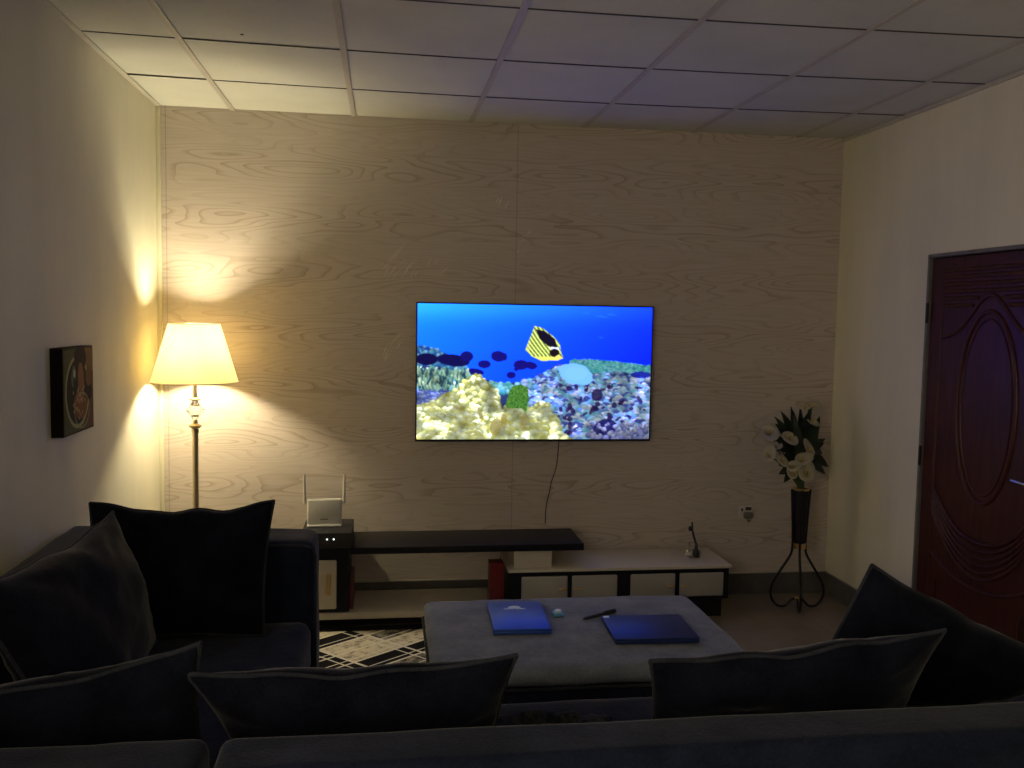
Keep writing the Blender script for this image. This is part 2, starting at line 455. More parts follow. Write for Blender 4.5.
# ------------------------------------------------------------------ painted pictures (numpy)
def to_lin(a):
    a = np.clip(a / 255.0, 0, 1); return np.where(a <= .04045, a / 12.92, ((a + .055) / 1.055) ** 2.4)
def picture_mesh(name, img, P00, P10, P01, mat, parent):
    """img[h,w,3] linear; P00 top-left, P10 top-right, P01 bottom-left"""
    h, w, _ = img.shape
    P00, P10, P01 = map(np.array, (P00, P10, P01))
    jj, ii = np.meshgrid(np.arange(w) / (w - 1), np.arange(h) / (h - 1))
    co = P00 + jj[..., None] * (P10 - P00) + ii[..., None] * (P01 - P00)
    idx = np.arange(h * w).reshape(h, w)
    f = np.stack([idx[:-1, :-1], idx[1:, :-1], idx[1:, 1:], idx[:-1, 1:]], -1).reshape(-1, 4)
    me = bpy.data.meshes.new(name)
    me.vertices.add(h * w); me.vertices.foreach_set('co', co.astype(np.float32).ravel())
    me.loops.add(f.size); me.loops.foreach_set('vertex_index', f.astype(np.int32).ravel())
    me.polygons.add(len(f)); me.polygons.foreach_set('loop_start', (np.arange(len(f)) * 4).astype(np.int32))
    me.update(calc_edges=True)
    a = me.attributes.new('picture', 'FLOAT_COLOR', 'POINT')
    a.data.foreach_set('color', np.concatenate([img, np.ones((h, w, 1))], -1).astype(np.float32).ravel())
    me.materials.append(mat)
    o = bpy.data.objects.new(name, me); COL.objects.link(o); o.parent = parent
    o.matrix_parent_inverse = Matrix.Translation(parent.location).inverted()
    return o
def in_poly(X, Y, P):
    ins = np.zeros(X.shape, bool); n = len(P)
    for i in range(n):
        x0, y0 = P[i]; x1, y1 = P[(i + 1) % n]
        if y0 == y1: continue
        c = ((y0 > Y) != (y1 > Y)) & (X < (x1 - x0) * (Y - y0) / (y1 - y0) + x0); ins ^= c
    return ins
def reef():
    rs = np.random.RandomState(3)
    w, h = 420, 240
    # picture units: 900 wide, 520 high
    X, Y = np.meshgrid(np.linspace(0, 900, w), np.linspace(0, 520, h))
    def sm(n, sx, sy):
        g = rs.rand(n + 3, n + 3); fx = X / 900 * n * sx % n; fy = Y / 520 * n * sy % n
        ix = fx.astype(int); iy = fy.astype(int); tx = fx - ix; ty = fy - iy
        tx = tx * tx * (3 - 2 * tx); ty = ty * ty * (3 - 2 * ty)
        return (g[iy, ix] * (1 - tx) + g[iy, ix + 1] * tx) * (1 - ty) + (g[iy + 1, ix] * (1 - tx) + g[iy + 1, ix + 1] * tx) * ty
    s = (X / 900)[..., None]; t = (Y / 520)[..., None]
    im = np.array([26, 150, 252]) * (1 - s) + np.array([14, 62, 246]) * s
    im = im - np.array([8, 34, 6]) * np.clip(t * 1.6, 0, 1)
    im += np.array([25, 50, 5]) * np.exp(-(t * 9) ** 2) * (1 - s * .6)
    def put(mask, c, a=1.0):
        c = np.array(c, float)
        im[mask] = im[mask] * (1 - a) + c * a
    def ell(cx, cy, rx, ry, rot=0):
        dx, dy = X - cx, Y - cy; c, s_ = math.cos(rot), math.sin(rot)
        return ((dx * c + dy * s_) / rx) ** 2 + ((-dx * s_ + dy * c) / ry) ** 2
    for cx, cy, rx in ((700, 38, 26), (740, 30, 20), (640, 26, 16), (700, 120, 10), (250, 70, 16)): put(ell(cx, cy, rx, 4, .1) < 1, (40, 130, 240), .6)
    def curve(pts):
        p = np.array(pts, float); return np.interp(X, p[:, 0], p[:, 1])
    def blobs(mask_fn, n, r0, r1, cols, dark, ymin, ymax, x0=0, x1=900, sh=.55):
        ys_ = np.sort(rs.uniform(ymin, ymax, n))
        for y in ys_:
            x = rs.uniform(x0, x1)
            if not mask_fn(x, y): continue
            r = rs.uniform(r0, r1) * (.7 + .5 * (y - ymin) / (ymax - ymin + 1))
            c = np.array(cols[rs.randint(len(cols))], float) * rs.uniform(.85, 1.08)
            a0 = max(int((x - r) / 900 * w) - 1, 0); a1 = min(int((x + r) / 900 * w) + 2, w)
            b0 = max(int((y - r) / 520 * h) - 1, 0); b1 = min(int((y + r) / 520 * h) + 2, h)
            if a1 <= a0 or b1 <= b0: continue
            xs_ = X[b0:b1, a0:a1]; yy = Y[b0:b1, a0:a1]
            d = np.sqrt((xs_ - x) ** 2 + (yy - y) ** 2) / r
            light = np.clip(1.05 - sh * ((yy - y) / r * .6 + .45) - .25 * d, .25, 1.15)[..., None]
            col = c * light + np.array(dark) * (1 - np.clip(light, 0, 1))
            m = d < 1; sub = im[b0:b1, a0:a1]; sub[m] = col[m]
    ip = lambda P: (lambda x: float(np.interp(x, [q[0] for q in P], [q[1] for q in P])))
    # far right reef
    top_r = [(520, 300), (560, 250), (590, 205), (640, 205), (680, 205), (760, 212), (840, 222), (900, 228)]
    fr = ip(top_r); m = (X > 520) & (Y > curve(top_r)); put(m, (40, 110, 150))
    blobs(lambda x, y: y > fr(x) + 4, 900, 6, 11, [(90, 190, 180), (120, 205, 185), (70, 160, 170), (130, 190, 200)], (10, 60, 110), 205, 300, 560, 900)
    # left ledge
    led = [(0, 158), (60, 168), (110, 190), (150, 215), (190, 240), (210, 270)]
    fl = ip(led); put((X < 205) & (Y > curve(led)), (30, 70, 160))
    blobs(lambda x, y: y > fl(x), 260, 5, 9, [(90, 170, 210), (60, 130, 190), (140, 200, 215)], (10, 40, 110), 150, 260, 0, 190)
    put(ell(35, 212, 42, 22) < 1, (12, 10, 75)); put(ell(135, 215, 62, 22, .12) < 1, (14, 12, 85)); put(ell(185, 200, 24, 20) < 1, (18, 15, 120))
    for q in ((215, 260, 36, 14, .1), (252, 229, 24, 15, 0), (305, 198, 28, 20, .1), (330, 200, 8, 14, 0), (392, 230, 28, 19, 0), (430, 232, 24, 14, .2), (355, 270, 17, 13, 0), (375, 245, 8, 10, .5), (232, 265, 8, 12, 0)):
        put(ell(*q) < 1, (20, 14, 130))
    # mid reef base
    tp = [(0, 240), (60, 238), (120, 250), (190, 262), (220, 280), (280, 292), (330, 300), (390, 296), (430, 282), (480, 265), (520, 232), (560, 225), (600, 245), (680, 262), (760, 250), (840, 262), (900, 275)]
    f0 = ip(tp); put(Y > curve(tp), (45, 60, 120))
    blobs(lambda x, y: y > f0(x) + 6, 500, 7, 13, [(120, 205, 200), (160, 220, 205), (90, 180, 190)], (15, 80, 120), 235, 340, 0, 450)
    blobs(lambda x, y: y > f0(x) + 6, 1500, 9, 19, [(165, 205, 230), (200, 225, 235), (120, 160, 220), (150, 218, 232), (228, 238, 240), (120, 200, 220), (80, 95, 175)], (10, 20, 90), 225, 525, 400, 900)
    blobs(lambda x, y: True, 330, 7, 12, [(130, 150, 215), (90, 110, 190), (170, 190, 220)], (25, 35, 110), 330, 410, 0, 180)
    for _ in range(48):
        x, y = rs.uniform(520, 890), rs.uniform(300, 515); put(ell(x, y, rs.uniform(5, 17), rs.uniform(4, 11), rs.uniform(0, 3)) < 1, (35, 18, 75), .75)
    put(ell(730, 490, 52, 50) < 1, (22, 18, 85), .85); put(ell(690, 345, 22, 24) < 1, (35, 20, 70), .8); put(ell(862, 265, 42, 13) < 1, (25, 35, 170), .9)
    blobs(lambda x, y: True, 90, 7, 12, [(190, 200, 225), (150, 160, 215)], (25, 20, 75), 455, 525, 650, 900)
    # left branching coral, upright sticks
    for _ in range(190):
        x = rs.uniform(0, 195); y = rs.uniform(262, 330); L_ = rs.uniform(10, 26); a = rs.uniform(-.5, .5)
        c = [(200, 225, 190), (170, 215, 190), (110, 160, 150), (50, 90, 110)][rs.randint(4)]
        for k in range(5):
            put(ell(x + a * k / 4 * L_, y - k / 4 * L_, 4.2, 4.2) < 1, np.array(c) * (.8 + .06 * k))
    # yellow coral
    ye = [(0, 395), (60, 372), (110, 340), (150, 325), (180, 290), (220, 262), (260, 290), (300, 330), (325, 400), (345, 385), (390, 375), (430, 400), (460, 372), (500, 380), (530, 440), (560, 500), (600, 520), (900, 530)]
    fy_ = ip(ye); put((Y > curve(ye)) & (X < 600), (150, 150, 70))
    blobs(lambda x, y: y > fy_(x) + 4, 1300, 8, 16, [(238, 240, 180), (225, 226, 150), (246, 250, 218), (212, 208, 120), (232, 242, 205)], (110, 125, 70), 268, 525, 0, 600, .6)
    GN = sm(26, 1, .6); cor = (Y > np.minimum(curve(tp), curve(ye))) ; im[cor] *= (.68 + .55 * GN[cor])[:, None]
    for q in ((300, 470, 22, 34, .2), (330, 450, 12, 30, 0), (410, 445, 9, 30, .1), (240, 420, 7, 26, -.4), (160, 400, 26, 6, .4)): put(ell(*q) < 1, (150, 130, 60), .55)
    # green sponge
    g = in_poly(X, Y, [(350, 330), (362, 312), (395, 306), (420, 318), (424, 360), (415, 420), (398, 400), (340, 398), (335, 385)])
    put(g, (62, 122, 48)); nz = rs.rand(h, w); put(g & (nz > .6), (110, 165, 70)); put(g & (nz < .2), (35, 80, 35))
    # pale plate coral
    put(in_poly(X, Y, [(535, 245), (560, 226), (600, 222), (640, 232), (668, 262), (672, 290), (650, 306), (610, 304), (575, 300), (548, 275)]), (130, 205, 235))
    put(ell(605, 262, 45, 26) < 1, (140, 212, 240), .6)
    # butterfly fish
    F = [(441, 78), (470, 84), (515, 118), (540, 145), (548, 185), (556, 202), (534, 212), (470, 214), (430, 196), (407, 172), (418, 140), (432, 104)]
    body = in_poly(X, Y, F)
    st = ((X * .80 - Y * .45 - .0012 * (Y - 90) ** 2) % 12) < 3.6
    put(body, (214, 226, 120)); put(body & st, (74, 104, 52))
    put(body & (ell(475, 206, 70, 10) < 1), (215, 222, 105)); put(body & (X < 425) & (Y < 180), (215, 220, 130), .7)
    put(in_poly(X, Y, [(448, 92), (480, 98), (520, 128), (530, 160), (495, 156), (462, 128)]) , (22, 16, 42))
    put(in_poly(X, Y, [(497, 160), (536, 160), (540, 170), (520, 176)]), (225, 235, 235))
    put(ell(520, 182, 19, 15) < 1, (28, 20, 26)); put(in_poly(X, Y, [(535, 188), (556, 202), (532, 210), (512, 204)]), (235, 215, 110))
    pd = np.pad(im, ((1, 1), (1, 1), (0, 0)), 'edge'); im = im * .4 + .15 * (pd[:-2, 1:-1] + pd[2:, 1:-1] + pd[1:-1, :-2] + pd[1:-1, 2:])
    L = to_lin(np.clip(im, 0, 255))
    b = L[..., 2]; k = np.clip((b - .55) / .35, 0, 1)
    L[..., 2] = b * (1 + BLUE * k)
    wht = np.clip((L[..., :2].min(-1) - .55) / .3, 0, 1)[..., None]
    L = L * (1 + WHITE * wht)
    return L
BLUE, WHITE = 2.5, 1.0
# ------------------------------------------------------------------ television
TX0, TX1, TZ0, TZ1 = 1.394, 2.763, .952, 1.738
tv = thing('television', 'large flat television on the wood wallpaper wall showing a coral reef and fish', 'television', (2.08, -.045, TZ0))
obj('housing', B(TX0, TX1, -.064, -.034, TZ0, TZ1, bev=.004, seg=2), M['black_matt'], tv)
bm = bmesh.new(); box(bm, 1.75, 2.40, -.034, -.002, 1.10, 1.50, bev=.004, seg=1)
obj('wall_bracket', bm, M['black_metal'], tv)
bm = bmesh.new(); b_ = .007
for a in ((TX0, TX0 + b_, TZ0, TZ1), (TX1 - b_, TX1, TZ0, TZ1), (TX0, TX1, TZ1 - b_, TZ1), (TX0, TX1, TZ0, TZ0 + .012)):
    box(bm, a[0], a[1], -.070, -.062, a[2], a[3], bev=.0015, seg=1)
obj('bezel', bm, M['black'], tv)
picture_mesh('screen', reef(), (TX0 + b_, -.067, TZ1 - b_), (TX1 - b_, -.067, TZ1 - b_), (TX0 + b_, -.067, TZ0 + .012), m_attr_emit('screen_picture'), tv)
bm = bmesh.new()
tube(bm, spline([(2.235, -.02, .97), (2.232, -.008, .93), (2.222, -.006, .80), (2.192, -.006, .70), (2.186, -.006, .66), (2.165, -.008, .56), (2.160, -.012, .455)], 6), .0024, 6)
tag(obj('power_cable', bm, M['black_matt']), 'thin black cable hanging from the television down the wall', 'cable')

# ------------------------------------------------------------------ floor lamp
lx, ly = .240, -.27
SB, ST = 1.298, 1.600
lamp = thing('floor_lamp', 'lit floor lamp with tapered cream shade and brass pole in the corner', 'lamp', (lx, ly, 0))
bm = bmesh.new(); lathe(bm, [(0, .0), (.14, .0), (.145, .012), (.135, .022), (.04, .030), (.02, .045), (.016, .07), (0, .07)], lx, ly)
obj('base', bm, M['pole'], lamp)
bm = bmesh.new(); lathe(bm, [(.0, .05), (.016, .06), (.015, 1.03), (.0, 1.04)], lx, ly, 24); obj('pole', bm, M['pole'], lamp)
bm = bmesh.new(); lathe(bm, [(0, 1.03), (.018, 1.03), (.020, 1.045), (.014, 1.05), (.030, 1.06), (.033, 1.068), (.014, 1.078), (.012, 1.10), (0, 1.10)], lx, ly, 24)
obj('lower_collar', bm, M['pole'], lamp)
bm = bmesh.new(); lathe(bm, [(.0, 1.100), (.014, 1.101), (.022, 1.118), (.046, 1.142), (.047, 1.150), (.024, 1.178), (.014, 1.198), (0, 1.199)], lx, ly, 10)
obj('crystal_ball', bm, M['glass'], lamp, smooth=False)
bm = bmesh.new(); lathe(bm, [(0, 1.199), (.026, 1.200), (.028, 1.208), (.012, 1.215), (.010, 1.37), (.018, 1.372), (.018, 1.41), (0, 1.412)], lx, ly, 24)
obj('socket_stem', bm, M['pole'], lamp)
bm = bmesh.new(); lathe(bm, [(.218, SB), (.128, ST)], lx, ly, 64)
bmesh.ops.solidify(bm, geom=list(bm.faces), thickness=.0012)
shade = obj('lamp_shade', bm, M['shade'], lamp, angle=60)
for r, z in ((.218, SB), (.128, ST)):
    bm = bmesh.new(); tube(bm, [(lx + r * math.cos(2 * PI * k / 64), ly + r * math.sin(2 * PI * k / 64), z) for k in range(64)], .003, 6, closed=True)
    obj('shade_rim', bm, M['cream'], shade)
bm = bmesh.new()
for k in range(3):
    a = 2 * PI * k / 3 + .4
    tube(bm, [(lx + .012 * math.cos(a), ly + .012 * math.sin(a), 1.385), (lx + .127 * math.cos(a), ly + .127 * math.sin(a), ST - .004)], .0015, 5)
obj('shade_carrier', bm, M['steel'], shade)
bm = bmesh.new(); lathe(bm, [(0, 1.412), (.014, 1.414), (.018, 1.428), (.030, 1.452), (.030, 1.468), (.018, 1.488), (0, 1.494)], lx, ly, 20)
bulb = obj('bulb', bm, M['bulb'], lamp)
LAMP = dict(power=64.0, col=(1.0, .86, .55), r=.046)
ld = bpy.data.lights.new('lamp_light', 'POINT'); ld.energy = LAMP['power']; ld.color = LAMP['col']; ld.shadow_soft_size = LAMP['r']
lo = bpy.data.objects.new('lamp_light', ld); COL.objects.link(lo); lo.location = (lx, ly, 1.452); bulb.visible_shadow = True

# ------------------------------------------------------------------ wall picture
py0, py1, pz0, pz1 = -1.633, -1.285, 1.186, 1.518
pic = thing('wall_picture', 'small abstract painting on a thick canvas hung on the left wall', 'picture', (0, (py0 + py1) / 2, pz0))
obj('canvas', B(.0, .044, py0, py1, pz0, pz1, bev=.002, seg=1), M['side_dark'], pic)
def paint():
    rs = np.random.RandomState(5); w, h = 140, 140
    X, Y = np.meshgrid(np.linspace(0, 1, w), np.linspace(0, 1, h))
    im = np.ones((h, w, 3)) * np.array([96, 98, 66]); im += rs.normal(0, 9, (h, w, 1))
    im[X > .70] = (112, 84, 56); im[(X > .62) & (Y < .3)] = (150, 116, 74)
    def ell(cx, cy, rx, ry, rot=0):
        dx, dy = X - cx, Y - cy; c, s = math.cos(rot), math.sin(rot)
        return ((dx * c + dy * s) / rx) ** 2 + ((-dx * s + dy * c) / ry) ** 2
    e = ell(.46, .52, .40, .43)
    im[(e < 1.0)] = (176, 176, 126); im[e < .80] = (46, 44, 34)
    im[ell(.56, .13, .20, .16) < 1] = (48, 34, 26)
    im[ell(.58, .40, .10, .22, -.1) < 1] = (150, 104, 74); im[ell(.55, .68, .22, .17, .2) < 1] = (136, 90, 62)
    im[ell(.52, .60, .09, .07) < 1] = (160, 116, 84)
    im[ell(.33, .33, .07, .13, .2) < 1] = (104, 112, 92); im[ell(.36, .30, .035, .05) < 1] = (205, 200, 180); im[ell(.35, .40, .02, .06) < 1] = (20, 20, 18)
    im[ell(.86, .55, .09, .10) < 1] = (60, 44, 38); im[ell(.84, .36, .10, .12) < 1] = (138, 100, 66)
    for k in range(26):
        im[ell(rs.uniform(.3, .7), rs.uniform(.45, .85), .012, .02) < 1] = (196, 176, 130)
    im[(np.abs(ell(.6, .75, .26, .22) - .9) < .07) & (X < .85)] = (170, 160, 120)
    im[(X < .02) | (Y < .02) | (Y > .98)] *= .6
    return to_lin(im * .88)
picture_mesh('painted_face', paint(), (.0452, py0 + .002, pz1 - .002), (.0452, py1 - .002, pz1 - .002), (.0452, py0 + .002, pz0 + .002), m_attr_paint('oil_painting'), pic)

# ------------------------------------------------------------------ television bench
fy = -.42
plat = thing('bench_platform', 'long cream low platform of the television bench under the black shelf', 'platform', (1.3, -.22, 0))
obj('deck', B(.80, 1.885, fy, -.03, .055, .090, bev=.003), M['cream'], plat)
obj('plinth', B(.82, 1.865, fy + .05, -.04, .012, .056), M['black'], plat)
lc = thing('side_cabinet', 'tall black end cabinet with a cream door, holding router and box', 'cabinet', (.92, -.22, .09))
bm = bmesh.new(); box(bm, .80, 1.042, fy + .012, -.03, .092, .436, bev=.002, seg=1)
obj('body', bm, M['black'], lc)
d = obj('door', B(.812, .978, fy - .004, fy + .012, .112, .375, bev=.008, seg=3), M['cream'], lc)
def handle(bm, p0, p1, out):
    p0, p1, out = Vector(p0), Vector(p1), Vector(out)
    a, b = p0.lerp(p1, .12), p0.lerp(p1, .88)
    tube(bm, [p0 + out * .8, a + out, b + out, p1 + out * .8], [.003, .005, .005, .003], 8)
    for q in (a, b): tube(bm, [q, q + out], .004, 6)
bm = bmesh.new(); handle(bm, (.928, fy - .004, .19), (.928, fy - .004, .31), (0, -.016, 0)); handle(bm, (.946, fy - .004, .19), (.946, fy - .004, .31), (0, -.016, 0)); h_ = obj('handle', bm, M['gold'], d); h_['label'] = 'brass handle'
r_ = obj('side_panel', B(1.043, 1.062, -.36, -.05, .092, .235, bev=.001, seg=1), M['red'], lc); r_['label'] = 'maroon lower side panel'

sh = tag(obj('bench_shelf', B(1.045, 2.303, fy, -.065, .402, .440, bev=.003), M['black']), 'long glossy black shelf board bridging the two bench cabinets', 'shelf')

rc = thing('low_cabinet', 'low black cabinet with cream top and four pale doors under the television', 'cabinet', (2.5, -.22, 0))
obj('top', B(1.888, 3.150, fy - .004, -.03, .285, .302, bev=.003), M['cream'], rc)
obj('body', B(1.893, 3.140, fy + .010, -.035, .108, .286, bev=.002, seg=1), M['black'], rc)
obj('plinth', B(1.93, 3.112, fy + .035, -.05, .0, .108, bev=.002, seg=1), M['black'], rc)
rr = obj('riser', B(1.924, 2.133, -.385, -.12, .302, .402, bev=.002, seg=1), M['cream'], rc); rr['label'] = 'cream box riser under the black shelf'
for i, (a, b, hx) in enumerate(((1.962, 2.217, 1), (2.240, 2.495, -1), (2.570, 2.825, 1), (2.850, 3.105, -1))):
    d = obj('door', B(a, b, fy - .006, fy + .010, .128, .262, bev=.009, seg=3), M['door_white'], rc)
    e = b - .008 if hx > 0 else a + .008
    bm = bmesh.new(); handle(bm, (e - hx * .045, fy - .006, .193), (e, fy - .006, .193), (0, -.014, 0)); 
    h_ = obj('handle', bm, M['gold'], d)
bm = bmesh.new(); box(bm, 1.790, 1.868, -.40, -.31, .091, .335, bev=.002, seg=1)
rp = tag(obj('maroon_box', bm, M['red']), 'maroon upright box standing at the left end of the low cabinet', 'box')

# set-top box and router on the side cabinet
st = thing('set_top_box', 'black box with two white lights between the router and side cabinet', 'set top box', (.93, -.25, .4365))
obj('casing', B(.795, 1.056, -.428, -.10, .4405, .522, bev=.004, seg=2), M['black_matt'], st)
for x in (.885, .948, .965):
    pass
for x in (.929, .963):
    bm = bmesh.new(); lathe(bm, [(0, 0), (.0045, 0), (.0045, .003), (0, .004)], 0, 0, 12)
    bmesh.ops.transform(bm, matrix=Matrix.Translation((x, -.4275, .4885)) @ Matrix.Rotation(PI / 2, 4, 'X'), verts=bm.verts)
    obj('indicator_light', bm, M['led'], st)
for x in (.82, 1.03):
    for y in (-.40, -.13):
        bm = bmesh.new(); lathe(bm, [(0, .436), (.012, .436), (.012, .441), (0, .441)], x, y, 12); obj('foot', bm, M['black_matt'], st)
rt = thing('router', 'white upright router with two raised antennas on the black box', 'router', (.9, -.27, .522))
bm = bmesh.new(); box(bm, -.092, .092, -.017, .017, 0, .142, bev=.012, seg=4)
bmesh.ops.transform(bm, matrix=Matrix.Translation((.905, -.27, .530)) @ Matrix.Rotation(-.08, 4, 'X'), verts=bm.verts)
obj('casing', bm, M['white'], rt)
obj('stand_foot', B(.815, .995, -.30, -.235, .5225, .534, bev=.004, seg=2), M['white'], rt)
for x in (.800, 1.008):
    bm = bmesh.new(); s = -1 if x < .9 else 1
    tube(bm, [(x - s * .012, -.262, .655), (x, -.262, .655)], .007, 10)
    tube(bm, [(x, -.262, .645), (x, -.262, .66), (x + s * .002, -.262, .80)], [.0095, .0085, .007], 10)
    obj('antenna', bm, M['white'], rt)
bm = bmesh.new(); box(bm, .885, .925, -.2885, -.2865, .562, .566); obj('brand_strip', bm, M['black_matt'], rt)

# glass ornament on the low cabinet
orn = thing('glass_ornament', 'small cut glass block with a dark slender figure on the low cabinet', 'ornament', (2.99, -.235, .302))
bm = bmesh.new(); box(bm, 2.955, 3.028, -.27, -.20, .3025, .345, bev=.008, seg=2); box(bm, 2.968, 3.012, -.258, -.212, .345, .385, bev=.006, seg=2)
obj('glass_block', bm, M['glass'], orn, smooth=False)
bm = bmesh.new()
tube(bm, spline([(2.992, -.272, .31), (2.992, -.275, .345), (2.990, -.275, .39), (2.984, -.24, .44), (2.978, -.235, .505)], 5), [.013] * 4 + [.010] * 5 + [.007] * 7 + [.005] * 5, 8)
lathe(bm, [(0, -.016), (.012, -.012), (.016, 0), (.012, .012), (0, .016)], 2.970, -.238, 10, .468)
lathe(bm, [(0, -.03), (.018, -.026), (.022, 0), (.012, .024), (0, .028)], 2.992, -.278, 10, .338)
obj('figure', bm, M['black_matt'], orn)

# socket and plug on the back wall
so = thing('wall_socket', 'grey wall socket with a plug, low on the wall beside the flower stand', 'socket', (3.395, 0, .505))
obj('plate', B(3.352, 3.438, -.010, 0, .462, .548, bev=.003), M['white'], so)
bm = bmesh.new(); box(bm, 3.378, 3.428, -.042, -.010, .472, .512, bev=.008); tube(bm, spline([(3.40, -.03, .475), (3.40, -.034, .462), (3.41, -.02, .45), (3.425, -.008, .46)], 5), .0035, 6)
obj('plug', bm, M['frame_grey'], so)
bm = bmesh.new(); box(bm, 3.364, 3.376, -.014, -.010, .515, .533, bev=.001, seg=1); box(bm, 3.392, 3.43, -.0115, -.010, .520, .540); obj('switch', bm, M['steel'], so)

# ------------------------------------------------------------------ flower stand
fx, fy2 = 3.612, -.28
fs = thing('flower_stand', 'black metal tripod vase stand with looped legs beside the wall corner', 'vase stand', (fx, fy2, 0))
bm = bmesh.new(); lathe(bm, [(.0, .36), (.026, .36), (.034, .45), (.040, .62), (.044, .70), (.041, .70), (.034, .60), (.026, .42), (0, .41)], fx, fy2, 28)
obj('vase', bm, M['black'], fs)
for z0, z1, r0, r1 in ((.352, .385, .037, .037), (.695, .708, .046, .047)):
    bm = bmesh.new(); lathe(bm, [(r0 - .004, z0), (r0, z0), (r1, z1), (r1 - .004, z1), (r0 - .004, z0)], fx, fy2, 28); o = obj('band', bm, M['gold'], fs); o['label'] = 'brass band'
for a in (math.radians(252), math.radians(175), math.radians(-5)):
    R = 1.0
    P = [(.054, .70), (.048, .60), (.040, .45), (.038, .365), (.050, .31), (.105, .22), (.150, .14), (.155, .07), (.120, .018), (.075, .010), (.045, .035), (.030, .052), (.012, .050)]
    bm = bmesh.new(); tube(bm, spline([(fx + r * math.cos(a), fy2 + r * math.sin(a), z) for r, z in P], 6), .0075, 8)
    obj('leg', bm, M['black_metal'], fs)
bm = bmesh.new(); lathe(bm, [(0, .040), (.016, .040), (.018, .05), (.016, .06), (0, .06)], fx, fy2, 16); obj('leg_joint', bm, M['gold'], fs)

# the lilies
bq = thing('lily_bouquet', 'artificial bunch of cream calla lilies and dark leaves in the black vase', 'flowers', (fx, fy2, .45))
def calla(pos, dirn, size, roll=0):
    """trumpet spathe opening along dirn"""
    b = bmesh.new(); n, m = 20, 9; V = []
    for j in range(m):
        t = j / (m - 1); ring = []
        for i in range(n):
            a = 2 * PI * i / n
            lip = (1 + math.cos(a)) / 2          # a=0 is the long pointed lip
            r = .10 + .75 * t ** 1.7 * (.75 + .25 * lip)
            h = t * (1.0 - .25 * t) + t ** 2.5 * (.55 * lip ** 2 - .25 * (1 - lip))
            x = r * math.cos(a) + (t ** 2.5) * .35 * lip ** 2; y = r * math.sin(a) * (1 - .1 * lip)
            z = h - (t ** 5) * .28 * (.4 + lip)
            ring.append(b.verts.new((x, y, z)))
        V.append(ring)
    for A, C in zip(V, V[1:]):
        for i in range(n): b.faces.new((A[i], A[(i + 1) % n], C[(i + 1) % n], C[i]))
    b.faces.new(V[0][::-1])
    bmesh.ops.solidify(b, geom=list(b.faces), thickness=.03)
    q = Vector(dirn).normalized().to_track_quat('Z', 'Y').to_matrix().to_4x4()
    mt = Matrix.Translation(pos) @ q @ Matrix.Rotation(roll, 4, 'Z') @ Matrix.Scale(size, 4)
    bmesh.ops.transform(b, matrix=mt, verts=b.verts)
    s_ = bmesh.new(); tube(s_, [(0, 0, .15), (0.02, 0, .5), (.05, 0, .85)], [.07, .08, .05], 8)
    bmesh.ops.transform(s_, matrix=mt, verts=s_.verts)
    return b, s_
import sys
def pix(u, v, y):       # place a bloom where it is seen, at its own depth
    cx_, cy_, cz_ = CAM
    fwd, rt, up = CB
    d = fwd + rt * ((u - 512) / FPX) + up * ((384 - v) / FPX)
    t = (y - cy_) / d.y
    return Vector((cx_ + d.x * t, y, cz_ + d.z * t))
FPX = 900.25; CAM = (1.2155, -5.1419, 1.6606); pitch, yaw, roll = .07375, .14205, .017524
fwd = Vector((math.sin(yaw) * math.cos(pitch), math.cos(yaw) * math.cos(pitch), -math.sin(pitch)))
rt = Vector((math.cos(yaw), -math.sin(yaw), 0)); up = rt.cross(fwd)
rt, up = rt * math.cos(roll) + up * math.sin(roll), -rt * math.sin(roll) + up * math.cos(roll)
CB = (fwd, rt, up)
FL = [(769, 431, -.36, -.25, .2, 1.15), (790, 436, -.38, .1, .3, 1.1), (768, 455, -.38, -.5, .0, .95), (784, 460, -.40, .35, .1, 1.0), (811, 449, -.36, .5, .1, 1.05),
      (802, 459, -.40, .1, .1, .95), (792, 466, -.40, -.2, -.2, .8), (793, 473, -.38, .2, -.3, .85), (807, 473, -.40, -.1, -.3, 1.2), (813, 420, -.30, .3, .8, .95), (812, 405, -.26, .4, 1.0, .85), (804, 406, -.28, -.3, 1.0, .7), (775, 445, -.33, -.4, .4, .7)]
for u, v, y, dx, dz, s in FL:
    p = pix(u, v, y); dirn = Vector((dx - .1, -.80, .62 + dz * .35))
    sz = .058 * s
    p = p - dirn.normalized() * sz * .6
    b, s_ = calla(p, dirn, sz, random.uniform(0, 6.28))
    o = obj('flower', b, M['petal'], bq, angle=80); obj('spadix', s_, M['spadix'], o)
bm = bmesh.new()
for u, v, y, dx, dz, s in FL:
    p = pix(u, v, y); e = Vector((fx + random.uniform(-.02, .02), fy2 + random.uniform(-.02, .02), .69))
    mid = e.lerp(p, .55) + Vector((0, .05, .04)); tube(bm, spline([e + Vector((0, 0, -.15)), e, mid, p + Vector((0, .03, -.01))], 5), .0035, 6)
obj('stem', bm, M['stem'], bq)
def leafbm(base, tip, wd, curl):
    b = bmesh.new(); n = 8; base, tip = Vector(base), Vector(tip); d = tip - base
    side = d.cross(Vector((0.2, -1, .3))).normalized(); nor = side.cross(d).normalized(); V = []
    for k in range(n + 1):
        t = k / n; ww = wd * math.sin(PI * min(1, t * .93 + .07)) ** .8 * (1 - .25 * t); c = base + d * t + nor * (curl * math.sin(PI * t))
        V.append([b.verts.new(c - side * ww + nor * .006), b.verts.new(c), b.verts.new(c + side * ww + nor * .006)])
    for A, C in zip(V, V[1:]):
        for k in range(2): b.faces.new((A[k], A[k + 1], C[k + 1], C[k]))
    bmesh.ops.solidify(b, geom=list(b.faces), thickness=.0015)
    return b
cen = pix(797, 450, -.30)
